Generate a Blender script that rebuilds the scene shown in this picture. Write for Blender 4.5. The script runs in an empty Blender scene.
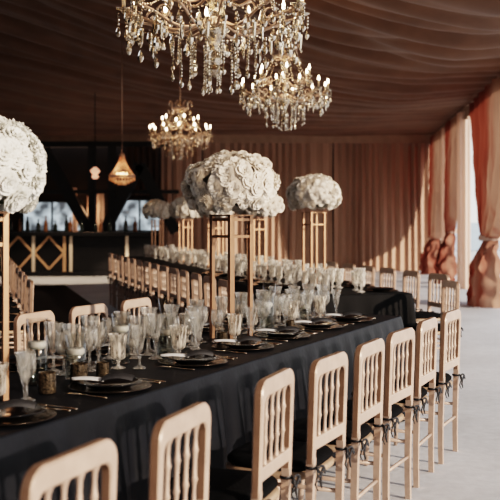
import bpy, bmesh, math, random
from mathutils import Vector, Matrix, Euler, noise
random.seed(11)
PI = math.pi
R = math.radians
S = bpy.context.scene
C = S.collection

# ------------------------------------------------------------------ frames of the two long tables
UX, UY = 0.4236, 0.9058                    # near table runs along U; w is measured across, away from the camera side
def T1(u, w, z=0.0): return Vector((u*UX - w*UY, u*UY + w*UX, z))
T1ROT = math.atan2(UY, UX)
VX, VY = -0.267, 0.964                     # back table runs along V; m is measured across
def T2(v, m, z=0.0): return Vector((v*VX + m*VY, v*VY - m*VX, z))
T2ROT = math.atan2(VY, VX)
TH = 0.752                                 # top of the cloths

# ------------------------------------------------------------------ helpers
class MB:
    """collects shapes as plain vertex and face lists, then links them as ONE mesh"""
    def __init__(s): s.v = []; s.f = []; s.mi = []; s.sm = []
    def add(s, vs, fs, mi=0, smooth=True):
        o = len(s.v); s.v += [tuple(p) for p in vs]
        for f in fs: s.f.append(tuple(o+i for i in f)); s.mi.append(mi); s.sm.append(smooth)
        return s
    def box(s, c, d, rot=None, mi=0, bev=0.0):
        bm = bmesh.new(); bmesh.ops.create_cube(bm, size=1)
        for v in bm.verts: v.co = Vector((v.co.x*d[0], v.co.y*d[1], v.co.z*d[2]))
        if bev > 0: bmesh.ops.bevel(bm, geom=bm.edges[:], offset=bev, segments=2, profile=0.6, affect='EDGES')
        bm.verts.index_update()
        m = (rot.to_matrix() if isinstance(rot, Euler) else rot) if rot else Matrix.Identity(3)
        s.add([m @ v.co + Vector(c) for v in bm.verts], [[v.index for v in f.verts] for f in bm.faces], mi, False)
        bm.free(); return s
    def lathe(s, prof, n=16, c=(0,0,0), mi=0, smooth=True, wob=None, M=None):
        vs = []; fs = []
        for (r, z) in prof:
            for k in range(n):
                a = 2*PI*k/n; rr = r*(wob(k, z) if wob else 1)
                vs.append(Vector((rr*math.cos(a), rr*math.sin(a), z)))
        for i in range(len(prof)-1):
            for k in range(n):
                a, b = i*n+k, i*n+(k+1) % n
                fs.append((a, b, b+n, a+n))
        if prof[0][0] > 1e-5: fs.append(tuple(reversed(range(n)))) if prof[0][0] < 0 else None
        fs = [f for f in fs if f]
        if M is not None: vs = [M @ v for v in vs]
        s.add([v + Vector(c) for v in vs], fs, mi, smooth); return s
    def tube(s, pts, r, n=8, mi=0, cap=True, flat=1.0):
        pts = [Vector(p) for p in pts]; L = len(pts); vs = []; fs = []
        rs = r if isinstance(r, (list, tuple)) else [r]*L
        t0 = (pts[1]-pts[0]).normalized()
        up = Vector((0,0,1)) if abs(t0.z) < .9 else Vector((1,0,0))
        nx = t0.cross(up).normalized()
        for i, p in enumerate(pts):
            t = (pts[min(i+1, L-1)] - pts[max(i-1, 0)]).normalized()
            nx = (nx - t*nx.dot(t)).normalized(); ny = t.cross(nx)
            for k in range(n):
                a = 2*PI*k/n
                vs.append(p + nx*math.cos(a)*rs[i] + ny*math.sin(a)*rs[i]*flat)
        for i in range(L-1):
            for k in range(n):
                a, b = i*n+k, i*n+(k+1) % n
                fs.append((a, b, b+n, a+n))
        if cap:
            fs.append(tuple(reversed(range(n)))); fs.append(tuple(range((L-1)*n, L*n)))
        s.add(vs, fs, mi); return s
    def grid(s, nu, nv, fn, mi=0, closed=False):
        vs = [fn(i/nu, j/nv) for j in range(nv+1) for i in range(nu+1)]
        fs = [(j*(nu+1)+i, j*(nu+1)+i+1, (j+1)*(nu+1)+i+1, (j+1)*(nu+1)+i) for j in range(nv) for i in range(nu)]
        s.add(vs, fs, mi); return s
    def prism(s, poly, y0, y1, mi=0, bev=0.004):
        """polygon in x,z extruded along y"""
        bm = bmesh.new()
        a = [bm.verts.new((x, y0, z)) for x, z in poly]
        f = bm.faces.new(a)
        r = bmesh.ops.extrude_face_region(bm, geom=[f])
        for g in r['geom']:
            if isinstance(g, bmesh.types.BMVert): g.co.y = y1
        bmesh.ops.recalc_face_normals(bm, faces=bm.faces[:])
        if bev:
            ed = [e for e in bm.edges if abs(e.verts[0].co.y-e.verts[1].co.y) < 1e-6]
            bmesh.ops.bevel(bm, geom=ed, offset=bev, segments=2, affect='EDGES')
        bm.verts.index_update()
        s.add([v.co.copy() for v in bm.verts], [[v.index for v in f.verts] for f in bm.faces], mi, False)
        bm.free(); return s
    def mesh(s, name, mats):
        me = bpy.data.meshes.new(name); me.from_pydata(s.v, [], s.f)
        for m in (mats if isinstance(mats, (list, tuple)) else [mats]): me.materials.append(m)
        me.polygons.foreach_set('material_index', s.mi); me.polygons.foreach_set('use_smooth', s.sm)
        me.update(); return me
    def build(s, name, mats, parent=None, loc=None, rz=0):
        return put(name, s.mesh(name, mats), parent, loc, rz)

def put(name, me, parent=None, loc=None, rz=0):
    o = bpy.data.objects.new(name, me); C.objects.link(o)
    if parent: o.parent = parent
    if loc is not None: o.location = loc
    o.rotation_euler = (0, 0, rz); return o
def tag(o, label=None, cat=None, group=None, kind=None):
    for k, v in (('label', label), ('category', cat), ('group', group), ('kind', kind)):
        if v: o[k] = v
    return o
def empty(name, loc=(0,0,0), rz=0):
    o = bpy.data.objects.new(name, None); C.objects.link(o); o.empty_display_size = .1
    o.location = loc; o.rotation_euler = (0, 0, rz); return o
def copy_tree(o, parent=None):
    c = o.copy(); C.objects.link(c)
    if parent: c.parent = parent
    for ch in KIDS.get(o.name, []): copy_tree(ch, c)
    return c
KIDS = {}
def freeze(o):
    KIDS[o.name] = [c for c in C.objects if c.parent == o]
    for c in KIDS[o.name]: freeze(c)
    return o
ORD = ['first','second','third','fourth','fifth','sixth','seventh','eighth','ninth','tenth','eleventh','twelfth','thirteenth','fourteenth','fifteenth','sixteenth','seventeenth','eighteenth']

# ------------------------------------------------------------------ materials
def nodes(name):
    m = bpy.data.materials.new(name); m.use_nodes = True
    nt = m.node_tree; return m, nt, nt.nodes, nt.links
def pbr(name, col, rough=.5, metal=0, var=.15, scale=6, bump=0, bscale=40, sheen=0, trans=0, spec=.5, emit=None, estr=0, sub=0, stretch=None):
    m, nt, N, L = nodes(name); b = N['Principled BSDF']
    b.inputs['Roughness'].default_value = rough; b.inputs['Metallic'].default_value = metal
    b.inputs['Specular IOR Level'].default_value = spec
    if sheen: b.inputs['Sheen Weight'].default_value = sheen
    if sub: b.inputs['Subsurface Weight'].default_value = sub; b.inputs['Subsurface Radius'].default_value = (.02,.015,.01)
    if emit: b.inputs['Emission Color'].default_value = (*emit, 1); b.inputs['Emission Strength'].default_value = estr
    tc = N.new('ShaderNodeTexCoord'); mp = N.new('ShaderNodeMapping'); L.new(tc.outputs['Object'], mp.inputs['Vector'])
    if stretch: mp.inputs['Scale'].default_value = stretch
    nz = N.new('ShaderNodeTexNoise'); nz.inputs['Scale'].default_value = scale; nz.inputs['Detail'].default_value = 5
    L.new(mp.outputs['Vector'], nz.inputs['Vector'])
    cr = N.new('ShaderNodeValToRGB'); cr.color_ramp.elements[0].position = .3; cr.color_ramp.elements[1].position = .7
    cr.color_ramp.elements[0].color = (*[c*(1-var) for c in col], 1); cr.color_ramp.elements[1].color = (*[min(1, c*(1+var)) for c in col], 1)
    L.new(nz.outputs['Fac'], cr.inputs['Fac']); L.new(cr.outputs['Color'], b.inputs['Base Color'])
    if bump:
        n2 = N.new('ShaderNodeTexNoise'); n2.inputs['Scale'].default_value = bscale; L.new(mp.outputs['Vector'], n2.inputs['Vector'])
        bp = N.new('ShaderNodeBump'); bp.inputs['Strength'].default_value = bump; bp.inputs['Distance'].default_value = .01
        L.new(n2.outputs['Fac'], bp.inputs['Height']); L.new(bp.outputs['Normal'], b.inputs['Normal'])
    if trans:
        t = N.new('ShaderNodeBsdfTranslucent'); L.new(cr.outputs['Color'], t.inputs['Color'])
        mx = N.new('ShaderNodeMixShader'); mx.inputs['Fac'].default_value = trans
        L.new(b.outputs['BSDF'], mx.inputs[1]); L.new(t.outputs['BSDF'], mx.inputs[2]); L.new(mx.outputs['Shader'], N['Material Output'].inputs['Surface'])
    return m
def thin_glass(name, tint=(1,1,1), milk=0.0, milkcol=(1,.97,.92), refl=1.0, solid=.14):
    m, nt, N, L = nodes(name); N.remove(N['Principled BSDF'])
    tr = N.new('ShaderNodeBsdfTransparent'); tr.inputs['Color'].default_value = (*tint, 1)
    g = N.new('ShaderNodeBsdfGlass'); g.inputs['Color'].default_value = (*tint, 1); g.inputs['Roughness'].default_value = .0; g.inputs['IOR'].default_value = 1.45
    mx0 = N.new('ShaderNodeMixShader'); mx0.inputs['Fac'].default_value = solid; L.new(tr.outputs[0], mx0.inputs[1]); L.new(g.outputs[0], mx0.inputs[2])
    gl = N.new('ShaderNodeBsdfGlossy'); gl.inputs['Roughness'].default_value = .06
    lw = N.new('ShaderNodeLayerWeight'); lw.inputs['Blend'].default_value = .5
    pw = N.new('ShaderNodeMath'); pw.operation = 'POWER'; pw.inputs[1].default_value = 3.0; L.new(lw.outputs['Facing'], pw.inputs[0])
    ma = N.new('ShaderNodeMath'); ma.operation = 'MULTIPLY_ADD'; ma.inputs[1].default_value = .6*refl; ma.inputs[2].default_value = .04*refl
    L.new(pw.outputs[0], ma.inputs[0])
    mx = N.new('ShaderNodeMixShader'); L.new(ma.outputs[0], mx.inputs['Fac']); L.new(mx0.outputs[0], mx.inputs[1]); L.new(gl.outputs[0], mx.inputs[2])
    out = mx
    if milk:
        df = N.new('ShaderNodeBsdfDiffuse'); df.inputs['Color'].default_value = (*milkcol, 1)
        tl = N.new('ShaderNodeBsdfTranslucent'); tl.inputs['Color'].default_value = (*milkcol, 1)
        m1 = N.new('ShaderNodeMixShader'); L.new(df.outputs[0], m1.inputs[1]); L.new(tl.outputs[0], m1.inputs[2])
        tc = N.new('ShaderNodeTexCoord'); mp = N.new('ShaderNodeMapping'); mp.inputs['Scale'].default_value = (1,1,.25); L.new(tc.outputs['Object'], mp.inputs['Vector'])
        nz = N.new('ShaderNodeTexNoise'); nz.inputs['Scale'].default_value = 70; L.new(mp.outputs['Vector'], nz.inputs['Vector'])
        mr = N.new('ShaderNodeMapRange'); mr.inputs['From Min'].default_value = .38; mr.inputs['From Max'].default_value = .66; mr.inputs['To Min'].default_value = 0; mr.inputs['To Max'].default_value = milk*2
        L.new(nz.outputs['Fac'], mr.inputs['Value'])
        m2 = N.new('ShaderNodeMixShader'); L.new(mr.outputs['Result'], m2.inputs['Fac'])
        L.new(mx.outputs[0], m2.inputs[1]); L.new(m1.outputs[0], m2.inputs[2]); out = m2
    L.new(out.outputs[0], N['Material Output'].inputs['Surface'])
    return m
def crystal(name, tint=(1,.93,.82), clear=.45):
    m, nt, N, L = nodes(name); N.remove(N['Principled BSDF'])
    g = N.new('ShaderNodeBsdfGlass'); g.inputs['Color'].default_value = (*tint, 1); g.inputs['Roughness'].default_value = .02; g.inputs['IOR'].default_value = 1.5
    gl = N.new('ShaderNodeBsdfGlossy'); gl.inputs['Color'].default_value = (*tint, 1); gl.inputs['Roughness'].default_value = .08
    tl = N.new('ShaderNodeBsdfTranslucent'); tl.inputs['Color'].default_value = (*tint, 1)
    nz = N.new('ShaderNodeTexNoise'); nz.inputs['Scale'].default_value = 60
    a = N.new('ShaderNodeMixShader'); L.new(nz.outputs['Fac'], a.inputs['Fac'])
    L.new(g.outputs[0], a.inputs[1]); L.new(gl.outputs[0], a.inputs[2])
    b = N.new('ShaderNodeMixShader'); b.inputs['Fac'].default_value = max(.05, .58-clear)
    L.new(a.outputs[0], b.inputs[1]); L.new(tl.outputs[0], b.inputs[2]); L.new(b.outputs[0], N['Material Output'].inputs['Surface'])
    return m
def glow(name, col, st):
    m, nt, N, L = nodes(name); b = N['Principled BSDF']
    b.inputs['Base Color'].default_value = (*col, 1); b.inputs['Emission Color'].default_value = (*col, 1); b.inputs['Emission Strength'].default_value = st
    return m

M = {}
M['gold'] = pbr('champagne_paint', (.53,.385,.305), .38, .2, .10, 12, .1, 60)
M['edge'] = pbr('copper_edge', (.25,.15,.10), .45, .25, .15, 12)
M['seatwood'] = pbr('champagne_seat', (.45,.31,.21), .45, .2, .12, 10)
M['cushion'] = pbr('black_cushion', (.0035,.0035,.004), .9, 0, .3, 20, .2, 80, spec=.15)
M['ribbon'] = pbr('black_ribbon', (.012,.011,.012), .45, 0, .2, 30)
M['cloth'] = pbr('black_cloth', (.0040,.0050,.0078), .55, 0, .35, 5, .15, 30, spec=.25)
M['cloth2'] = pbr('black_cloth_plain', (.004,.0038,.004), .75, 0, .25, 5, .1, 30, spec=.2)
M['brass'] = pbr('brass', (.36,.205,.125), .36, .75, .12, 10)
M['oldgold'] = pbr('old_gold', (.60,.42,.31), .30, .75, .2, 20)
M['silvergold'] = pbr('pale_gold_metal', (.80,.66,.50), .18, 1, .08, 20)
M['plate'] = pbr('black_glaze', (.008,.008,.009), .12, 0, .2, 10, spec=.6)
M['charger'] = pbr('dark_charger', (.06,.045,.035), .22, .7, .3, 14)
M['linen_white'] = pbr('pale_linen', (.80,.80,.80), .8, 0, .06, 12, .2, 90, trans=.15)
M['linen_black'] = pbr('black_linen', (.02,.02,.022), .6, 0, .2, 12, .2, 90)
M['wax'] = pbr('white_wax', (.95,.92,.86), .5, 0, .04, 8, trans=.4)
M['glass'] = thin_glass('clear_glass', (.98,.98,.97), .11, (1,.95,.88), refl=1.5)
M['frost'] = thin_glass('etched_glass', (.98,.96,.93), .27, (1,.94,.86))
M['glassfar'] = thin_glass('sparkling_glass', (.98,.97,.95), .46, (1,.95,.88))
M['vase'] = thin_glass('vase_glass', (.98,.98,.97), .0, solid=0, refl=1.2)
M['water'] = thin_glass('still_water', (.88,.90,.88), 0, refl=.4, solid=0)
M['mosaic'] = pbr('dark_mosaic_glass', (.10,.075,.05), .15, .6, .95, 120)
M['petal'] = pbr('ivory_petal', (.93,.86,.77), .75, 0, .05, 8, trans=.22)
M['petal_cool'] = pbr('white_petal', (.93,.92,.87), .75, 0, .04, 8, trans=.22)
M['leaf'] = pbr('dark_leaf', (.06,.09,.035), .6, 0, .3, 10)
M['core'] = pbr('pale_filler', (.55,.52,.42), .9, 0, .3, 40, .6, 60)
M['crystal'] = crystal('cut_crystal')
M['crystal_amber'] = crystal('amber_crystal', (1,.86,.70), .4)
M['amber'] = pbr('amber_bead', (.80,.56,.40), .25, 0, .3, 30, trans=.5)
M['candle'] = pbr('candle_sleeve', (.85,.74,.58), .5, 0, .05, 10, trans=.3)
M['bulb'] = glow('flame_bulb', (1,.78,.54), 28)
M['bulb_dim'] = glow('flame_bulb_dim', (1,.66,.36), 6)
M['ceil'] = pbr('brown_voile', (.15,.070,.038), .8, 0, .18, 2, .1, 30, sheen=.15, trans=.02)
M['drape'] = pbr('tan_drape', (.50,.335,.25), .85, 0, .10, 3, .1, 40, sheen=.1, stretch=(1,1,.15))
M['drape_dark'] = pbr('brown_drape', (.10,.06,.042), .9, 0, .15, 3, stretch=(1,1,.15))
M['rust'] = pbr('rust_drape', (.46,.15,.085), .8, 0, .22, 3, .1, 40, trans=.45, stretch=(1,1,.12))
def two_tone(name, c1, c2, y0, soft, trans):
    """rust cloth on the far half, tan cloth on the near half"""
    m, nt, N, L = nodes(name); b = N['Principled BSDF']; b.inputs['Roughness'].default_value = .85
    tc = N.new('ShaderNodeTexCoord'); mp = N.new('ShaderNodeMapping'); mp.inputs['Scale'].default_value = (1.2, 1.2, .10); L.new(tc.outputs['Object'], mp.inputs['Vector'])
    nz = N.new('ShaderNodeTexNoise'); nz.inputs['Scale'].default_value = 3; nz.inputs['Detail'].default_value = 3; L.new(mp.outputs['Vector'], nz.inputs['Vector'])
    sp = N.new('ShaderNodeSeparateXYZ'); L.new(tc.outputs['Object'], sp.inputs[0])
    a = N.new('ShaderNodeMath'); a.operation = 'MULTIPLY_ADD'; a.inputs[1].default_value = 3.0*soft; L.new(nz.outputs['Fac'], a.inputs[0]); L.new(sp.outputs['Y'], a.inputs[2])
    mr = N.new('ShaderNodeMapRange'); mr.inputs['From Min'].default_value = y0+1.5*soft-soft; mr.inputs['From Max'].default_value = y0+1.5*soft+soft; L.new(a.outputs[0], mr.inputs['Value'])
    cr = N.new('ShaderNodeValToRGB'); e = cr.color_ramp.elements; e[0].position = .2; e[0].color = (*c2,1); e[1].position = .8; e[1].color = (*c1,1)
    L.new(mr.outputs['Result'], cr.inputs['Fac']); L.new(cr.outputs['Color'], b.inputs['Base Color'])
    t = N.new('ShaderNodeBsdfTranslucent'); L.new(cr.outputs['Color'], t.inputs['Color'])
    mx = N.new('ShaderNodeMixShader'); mx.inputs['Fac'].default_value = trans
    L.new(b.outputs['BSDF'], mx.inputs[1]); L.new(t.outputs['BSDF'], mx.inputs[2]); L.new(mx.outputs['Shader'], N['Material Output'].inputs['Surface'])
    return m
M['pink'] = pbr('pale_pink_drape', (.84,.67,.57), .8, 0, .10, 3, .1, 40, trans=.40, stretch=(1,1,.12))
M['valance'] = pbr('tan_valance', (.46,.33,.25), .85, 0, .10, 4)
M['darkwood'] = pbr('dark_timber', (.012,.009,.007), .6, 0, .35, 8, .2, 20)
M['barblack'] = pbr('bar_black', (.010,.009,.009), .35, 0, .25, 6)
M['rosewood'] = pbr('lacquered_slat', (.62,.38,.22), .4, .2, .15, 10)
M['palepost'] = pbr('pale_post', (.75,.62,.48), .5, 0, .08, 10)
M['wallblack'] = pbr('dark_wall', (.030,.020,.015), .95, 0, .2, 2)
M['bottle'] = pbr('dark_bottle', (.02,.025,.018), .1, 0, .2, 8)
M['bottle2'] = pbr('amber_bottle', (.20,.08,.03), .12, 0, .2, 8)
M['sea'] = pbr('sea', (.16,.30,.38), .25, 0, .2, .05, .4, 2)

def floor_mat():
    m, nt, N, L = nodes('pale_concrete'); b = N['Principled BSDF']; b.inputs['Roughness'].default_value = .75
    tc = N.new('ShaderNodeTexCoord')
    n1 = N.new('ShaderNodeTexNoise'); n1.inputs['Scale'].default_value = .9; n1.inputs['Detail'].default_value = 8; n1.inputs['Roughness'].default_value = .65
    n2 = N.new('ShaderNodeTexNoise'); n2.inputs['Scale'].default_value = 14; n2.inputs['Detail'].default_value = 4
    for n in (n1, n2): L.new(tc.outputs['Object'], n.inputs['Vector'])
    mx = N.new('ShaderNodeMix'); mx.inputs['Factor'].default_value = .35
    L.new(n1.outputs['Fac'], mx.inputs['A']); L.new(n2.outputs['Fac'], mx.inputs['B'])
    cr = N.new('ShaderNodeValToRGB'); e = cr.color_ramp.elements
    e[0].position = .32; e[0].color = (.50,.50,.505,1); e[1].position = .66; e[1].color = (.72,.725,.735,1)
    L.new(mx.outputs['Result'], cr.inputs['Fac']); L.new(cr.outputs['Color'], b.inputs['Base Color'])
    bp = N.new('ShaderNodeBump'); bp.inputs['Strength'].default_value = .25; bp.inputs['Distance'].default_value = .01
    L.new(n2.outputs['Fac'], bp.inputs['Height']); L.new(bp.outputs['Normal'], b.inputs['Normal'])
    return m
M['floor'] = floor_mat()
M['sand'] = pbr('pale_sand', (.62,.60,.56), .9, 0, .1, .6, .2, 8)
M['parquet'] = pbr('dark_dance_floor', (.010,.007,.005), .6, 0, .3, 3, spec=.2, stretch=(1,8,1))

# ------------------------------------------------------------------ the setting
def eave_x(y): return 5.2 - .09*(28 - y)
def struct(o, label=None): o['kind'] = 'structure'; return o
YB = 29.0
fl = MB().grid(20, 20, lambda a, b: (-12+19*a, -6+36*b, 0)).build('floor', M['floor']); struct(fl)
gr = MB().grid(4, 4, lambda a, b: (-80+160*a, -40+95*b, -.04)).build('ground', M['sand']); struct(gr)
se = MB().grid(4, 4, lambda a, b: (-400+800*a, 50+900*b, -.02)).build('sea', M['sea']); struct(se)
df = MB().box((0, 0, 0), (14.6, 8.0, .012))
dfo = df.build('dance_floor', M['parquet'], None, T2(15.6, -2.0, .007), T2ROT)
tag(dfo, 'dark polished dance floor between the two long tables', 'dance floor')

# ceiling of gathered voile
def ceil_z(x, y):
    t = max(0, (3.0 - x)/8.0); g = min(1, max(0, (28.6 - y)/13.0)); g = g*g*(3-2*g)
    sag = -.10*math.sin(PI*min(1, max(0, (5.2 - x)/7)))
    s = y + .5*math.sin(x*.45 + y*.21) + .35*noise.noise(Vector((x*.25, y*.5, 3)))
    f = 0
    for k, (fr, am) in enumerate(((1.35,.085), (2.9,.066), (5.3,.024))):
        ph = s*fr + 2.2*noise.noise(Vector((x*.12, y*.35, 7.3*k)))
        f += am*(1 - 2*abs(math.sin(ph*PI/2))**.7)
    env = min(1, max(.15, (5.3 - x)/2.5))
    return 3.93 + 2.5*(t**1.45)*g + sag*g + f*env*(.35+.65*g)
def ceil_pt(a, b):
    y = -4.7 + (YB + 4.7)*b; x0, x1 = -11.0, eave_x(y)
    x = x0 + (x1-x0)*a; return (x, y, ceil_z(x, y))
struct(MB().grid(70, 420, ceil_pt).build('ceiling', M['ceil']))
struct(MB().box((-3, YB+.55, 3.2), (18, .1, 6.4)).build('wall_back', M['wallblack']))
struct(MB().box((-11.0, 12.4, 3.2), (.1, 34.4, 6.4)).build('wall_left', M['wallblack']))
struct(MB().box((-4.4, -4.8, 3.2), (13.2, .1, 6.4)).build('wall_front', M['wallblack']))
# edge valances
def valance(name, p0, p1, z0, z1, mat, amp=.02):
    p0, p1 = Vector(p0), Vector(p1); d = (p1-p0); n = Vector((-d.y, d.x)).normalized()
    def fn(a, b):
        q = p0 + d*a; o = n*(amp*math.sin(a*d.length*9) + .5*amp*math.sin(a*d.length*23))*b
        return (q.x+o.x, q.y+o.y, z1 + (z0-z1)*b)
    return struct(MB().grid(160, 4, fn).build(name, mat))
valance('trim_back', (-10.5, YB-.5), (eave_x(YB), YB-.5), 3.68, 3.98, M['valance'])
valance('trim_eave', (eave_x(-4.5), -4.5), (eave_x(YB), YB), 3.62, 4.0, M['valance'], .03)

# pleated drapes along the back wall
def pleats(x0, x1, y, z0, z1, mat, name, parent=None, seed=0, amp=.06, pitch=.23):
    w = x1-x0; nn = max(24, int(w*34))
    def fn(a, b):
        x = x0 + w*a; z = z0 + (z1-z0)*b
        ph = (x/pitch)*2*PI + 11*noise.noise(Vector((x*.62, 3.3, 0))) + 2.0*noise.noise(Vector((x*2.1, 1.3, 0))) + .25*math.sin(z*1.1+x)
        am = amp*(.55 + .45*(1-b)) * (1+.9*noise.noise(Vector((x*1.4, 5, z*.15))))
        return (x + .03*math.sin(ph*2), y + am*math.sin(ph) + .03*noise.noise(Vector((x*3, z*.5, 1))), z)
    return MB().grid(nn, 14, fn).build(name, mat, parent)
xs = [-2.6, -1.35, -.1, 1.15, 2.4, 3.65, 5.3]
for i in range(len(xs)-1):
    d = pleats(xs[i], xs[i+1]-.02, YB, .01, 3.72, M['drape'], 'curtain', seed=i)
    tag(d, 'tan pleated floor length drape panel lining the back wall', 'curtain', 'pleated drapes along the back wall')
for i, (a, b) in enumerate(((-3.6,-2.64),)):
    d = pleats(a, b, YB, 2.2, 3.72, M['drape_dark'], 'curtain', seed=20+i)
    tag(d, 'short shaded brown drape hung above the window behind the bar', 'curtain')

# tied drapes on the open right side
def tied(y, wtop, wtie, wbot, ztie, mat, name, label, seed, off=0, ex=.48, puddle=0):
    xe = eave_x(y) + off; cy = y; sl = .09
    def fn(a, b):
        z = 3.8*b
        if z > ztie:
            k = (z-ztie)/(3.8-ztie); wd = wtie + (wtop-wtie)*(k**ex); dep = .10 + .10*(1-k)
        else:
            k = (ztie-z)/ztie; wd = wtie + (wbot-wtie)*(math.sin(min(1, k*1.25)*PI/2)**.8); dep = .16 + .26*math.sin(min(1,k*1.3)*PI/2)
        th = (a-.5)*2
        al = th*wd/2
        ph = a*2*PI*7 + 1.2*noise.noise(Vector((a*4, z*.5, seed)))
        am = (.045 + .03*min(wd, 2.5)/2.5) * (.8+.6*noise.noise(Vector((a*5, z*1.2, seed+3))))
        cr = (.09*noise.noise(Vector((a*9, z*3.6, seed))) + .10*noise.noise(Vector((a*17, z*6, seed)))) * (1 if z < ztie*.92 else .15)
        bow = -dep*math.sqrt(max(0, 1-th*th))
        return (xe + al*sl + bow + am*math.sin(ph) + cr, cy + al + cr*.8, max(.01, z))
    o = MB().grid(110, 56, fn).build(name, mat)
    tag(o, label, 'curtain')
    # tie band
    bnd = MB()
    bnd.lathe([(wtie*.55, -.05), (wtie*.60, 0), (wtie*.55, .05)], 18)
    t = bnd.build('tie_band', M['pink'], o, (xe-.05, cy, ztie))
    return o
tied(17.2, 6.0, .42, 1.15, 1.17, two_tone('rust_and_tan_a', (.30,.080,.05), (.47,.285,.20), 16.9, .8, .28), 'tied_curtain', 'rust and pink gathered curtain closest to the camera on the open side', 1, 0)
tied(23.3, 2.9, .30, .5, 1.22, two_tone('rust_and_tan_b', (.30,.080,.05), (.47,.285,.20), 23.0, .5, .28), 'tied_curtain', 'rust gathered curtain in the middle of the open side, next to pale drape', 2, 0)
tied(27.35, 3.25, .34, .6, 1.0, two_tone('rust_and_tan_c', (.30,.080,.05), (.47,.285,.20), 27.0, .5, .28), 'tied_curtain', 'rust gathered curtain nearest the back wall on the open side', 3, 0, .2)
def column_drape(y, wd, label, seed):
    xe = eave_x(y)
    def fn(a, b):
        th = a*2*PI; r = .5*wd*(1 + .16*math.sin(th*7+seed)) ; z = 3.8*b
        return (xe + r*.6*math.cos(th), y + r*math.sin(th), z)
    o = MB().grid(70, 8, fn).build('column_drape', M['pink']); tag(o, label, 'drape'); return o
column_drape(21.6, .42, 'pale pink straight drape around the post beside the middle rust curtain', 1)
column_drape(25.3, .34, 'pale pink straight drape around the post near the back wall', 2)

# ------------------------------------------------------------------ bar, timber frame and windows at the back left
bar = empty('bar_counter', (-5.2, 26.6, 0))
tag(bar, 'black bar counter with gold diamond lattice front at the back of the tent', 'bar')
MB().box((0,0,1.12), (5.4,.75,.10), bev=.01).build('counter_top', M['barblack'], bar)
MB().box((0,.1,.58), (5.2,.45,.98)).build('bar_body', M['barblack'], bar)
MB().box((0,-.16,.06), (5.2,.06,.12)).build('kickboard', M['barblack'], bar)
for x in (-1.30,-.50,.30,):
    pass
def bar_diamond(cx):
    m = MB(); w, h = .78, .86; y = -.17; z = .62
    for s in (-1, 1):
        for t in (-1, 1):
            p0 = Vector((cx + s*w/2, y, z)); p1 = Vector((cx, y, z + t*h/2)); d = p1-p0
            m.box((p0+p1)/2, (d.length, .05, .06), Euler((0, -math.atan2(d.z, d.x), 0)))
    return m
for cx in (-1.72, -.92, .08-.19): bar_diamond(cx-.0).build('lattice_diamond', M['rosewood'], bar)
for x, mt in ((-1.32,'palepost'), (-.52,'palepost'), (.30,'rosewood'), (.47,'palepost'), (1.95,'palepost')):
    MB().box((x,-.18,.60), (.08,.06,.96)).build('front_post', M[mt], bar)

fr = empty('timber_frame', (-4.9, 28.1, 0))
tag(fr, 'dark timber frame with slanting braces standing behind the bar', 'frame')
def beam(p0, p1, t=.26):
    p0, p1 = Vector(p0), Vector(p1); d = p1-p0
    return MB().box((p0+p1)/2, (d.length, t, t), Euler((0, -math.atan2(d.z, d.x), 0)))
def bx(px, y): return ((px-250)*.0281+4.9, 0, 1.46+(221-y)*.0281)
for a, b in (((44,150),(90,232)), ((140,165),(104,232)), ((140,165),(176,232))):
    beam(bx(*a), bx(*b), .30).build('brace', M['darkwood'], fr)
for px in (92, 104-14+22,):
    beam((bx(px,0)[0],0,0), (bx(px,0)[0],0,3.6), .20).build('post', M['darkwood'], fr)
beam((-2.3,0,2.28-.0), (2.9,0,2.28), .10).build('tie_beam', M['darkwood'], fr)
beam((-2.6,0,3.62), (3.0,0,3.62), .14).build('tie_beam', M['darkwood'], fr)
# lit strips of drape between the braces
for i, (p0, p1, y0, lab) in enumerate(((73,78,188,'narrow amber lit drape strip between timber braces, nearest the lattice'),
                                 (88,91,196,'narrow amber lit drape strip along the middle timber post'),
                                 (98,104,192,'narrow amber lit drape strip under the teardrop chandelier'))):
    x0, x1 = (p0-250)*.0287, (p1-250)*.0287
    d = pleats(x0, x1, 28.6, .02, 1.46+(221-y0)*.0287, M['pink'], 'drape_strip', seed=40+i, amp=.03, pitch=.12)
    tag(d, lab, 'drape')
# bright window openings
def window(n, x0, x1, z0, z1, label):
    w = empty('window_%d' % n, ((x0+x1)/2, YB+.45, 0)); w['kind'] = 'structure'
    hw = (x1-x0)/2
    m = MB()
    for s in (-1, 1): m.box((s*hw, 0, (z0+z1)/2), (.08, .1, z1-z0))
    m.box((0, 0, z0), (2*hw, .1, .08)); m.box((0, 0, z1), (2*hw, .1, .08)); m.box((0,0,(z0+z1)/2), (.05,.06,z1-z0))
    m.build('window_frame', M['darkwood'], w)
    p = MB().box((0, .01, (z0+z1)/2), (2*hw, .01, z1-z0)).build('pane', M['pane'], w)
def pane_mat():
    m, nt, N, L = nodes('daylight_pane'); b = N['Principled BSDF']
    tc = N.new('ShaderNodeTexCoord'); nz = N.new('ShaderNodeTexNoise'); nz.inputs['Scale'].default_value = 2.2; nz.inputs['Detail'].default_value = 4
    L.new(tc.outputs['Object'], nz.inputs['Vector'])
    cr = N.new('ShaderNodeValToRGB'); e = cr.color_ramp.elements
    e[0].position = .40; e[0].color = (.07,.08,.09,1); e[1].position = .62; e[1].color = (.62,.72,.78,1)
    L.new(nz.outputs['Fac'], cr.inputs['Fac']); L.new(cr.outputs['Color'], b.inputs['Emission Color']); b.inputs['Emission Strength'].default_value = .85
    b.inputs['Base Color'].default_value = (.1,.12,.13,1); b.inputs['Roughness'].default_value = .1
    return m
M['pane'] = pane_mat()
window(1, -6.7, -4.95, 1.15, 2.05, '')
window(2, -4.05, -2.45, 1.15, 2.10, '')
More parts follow.
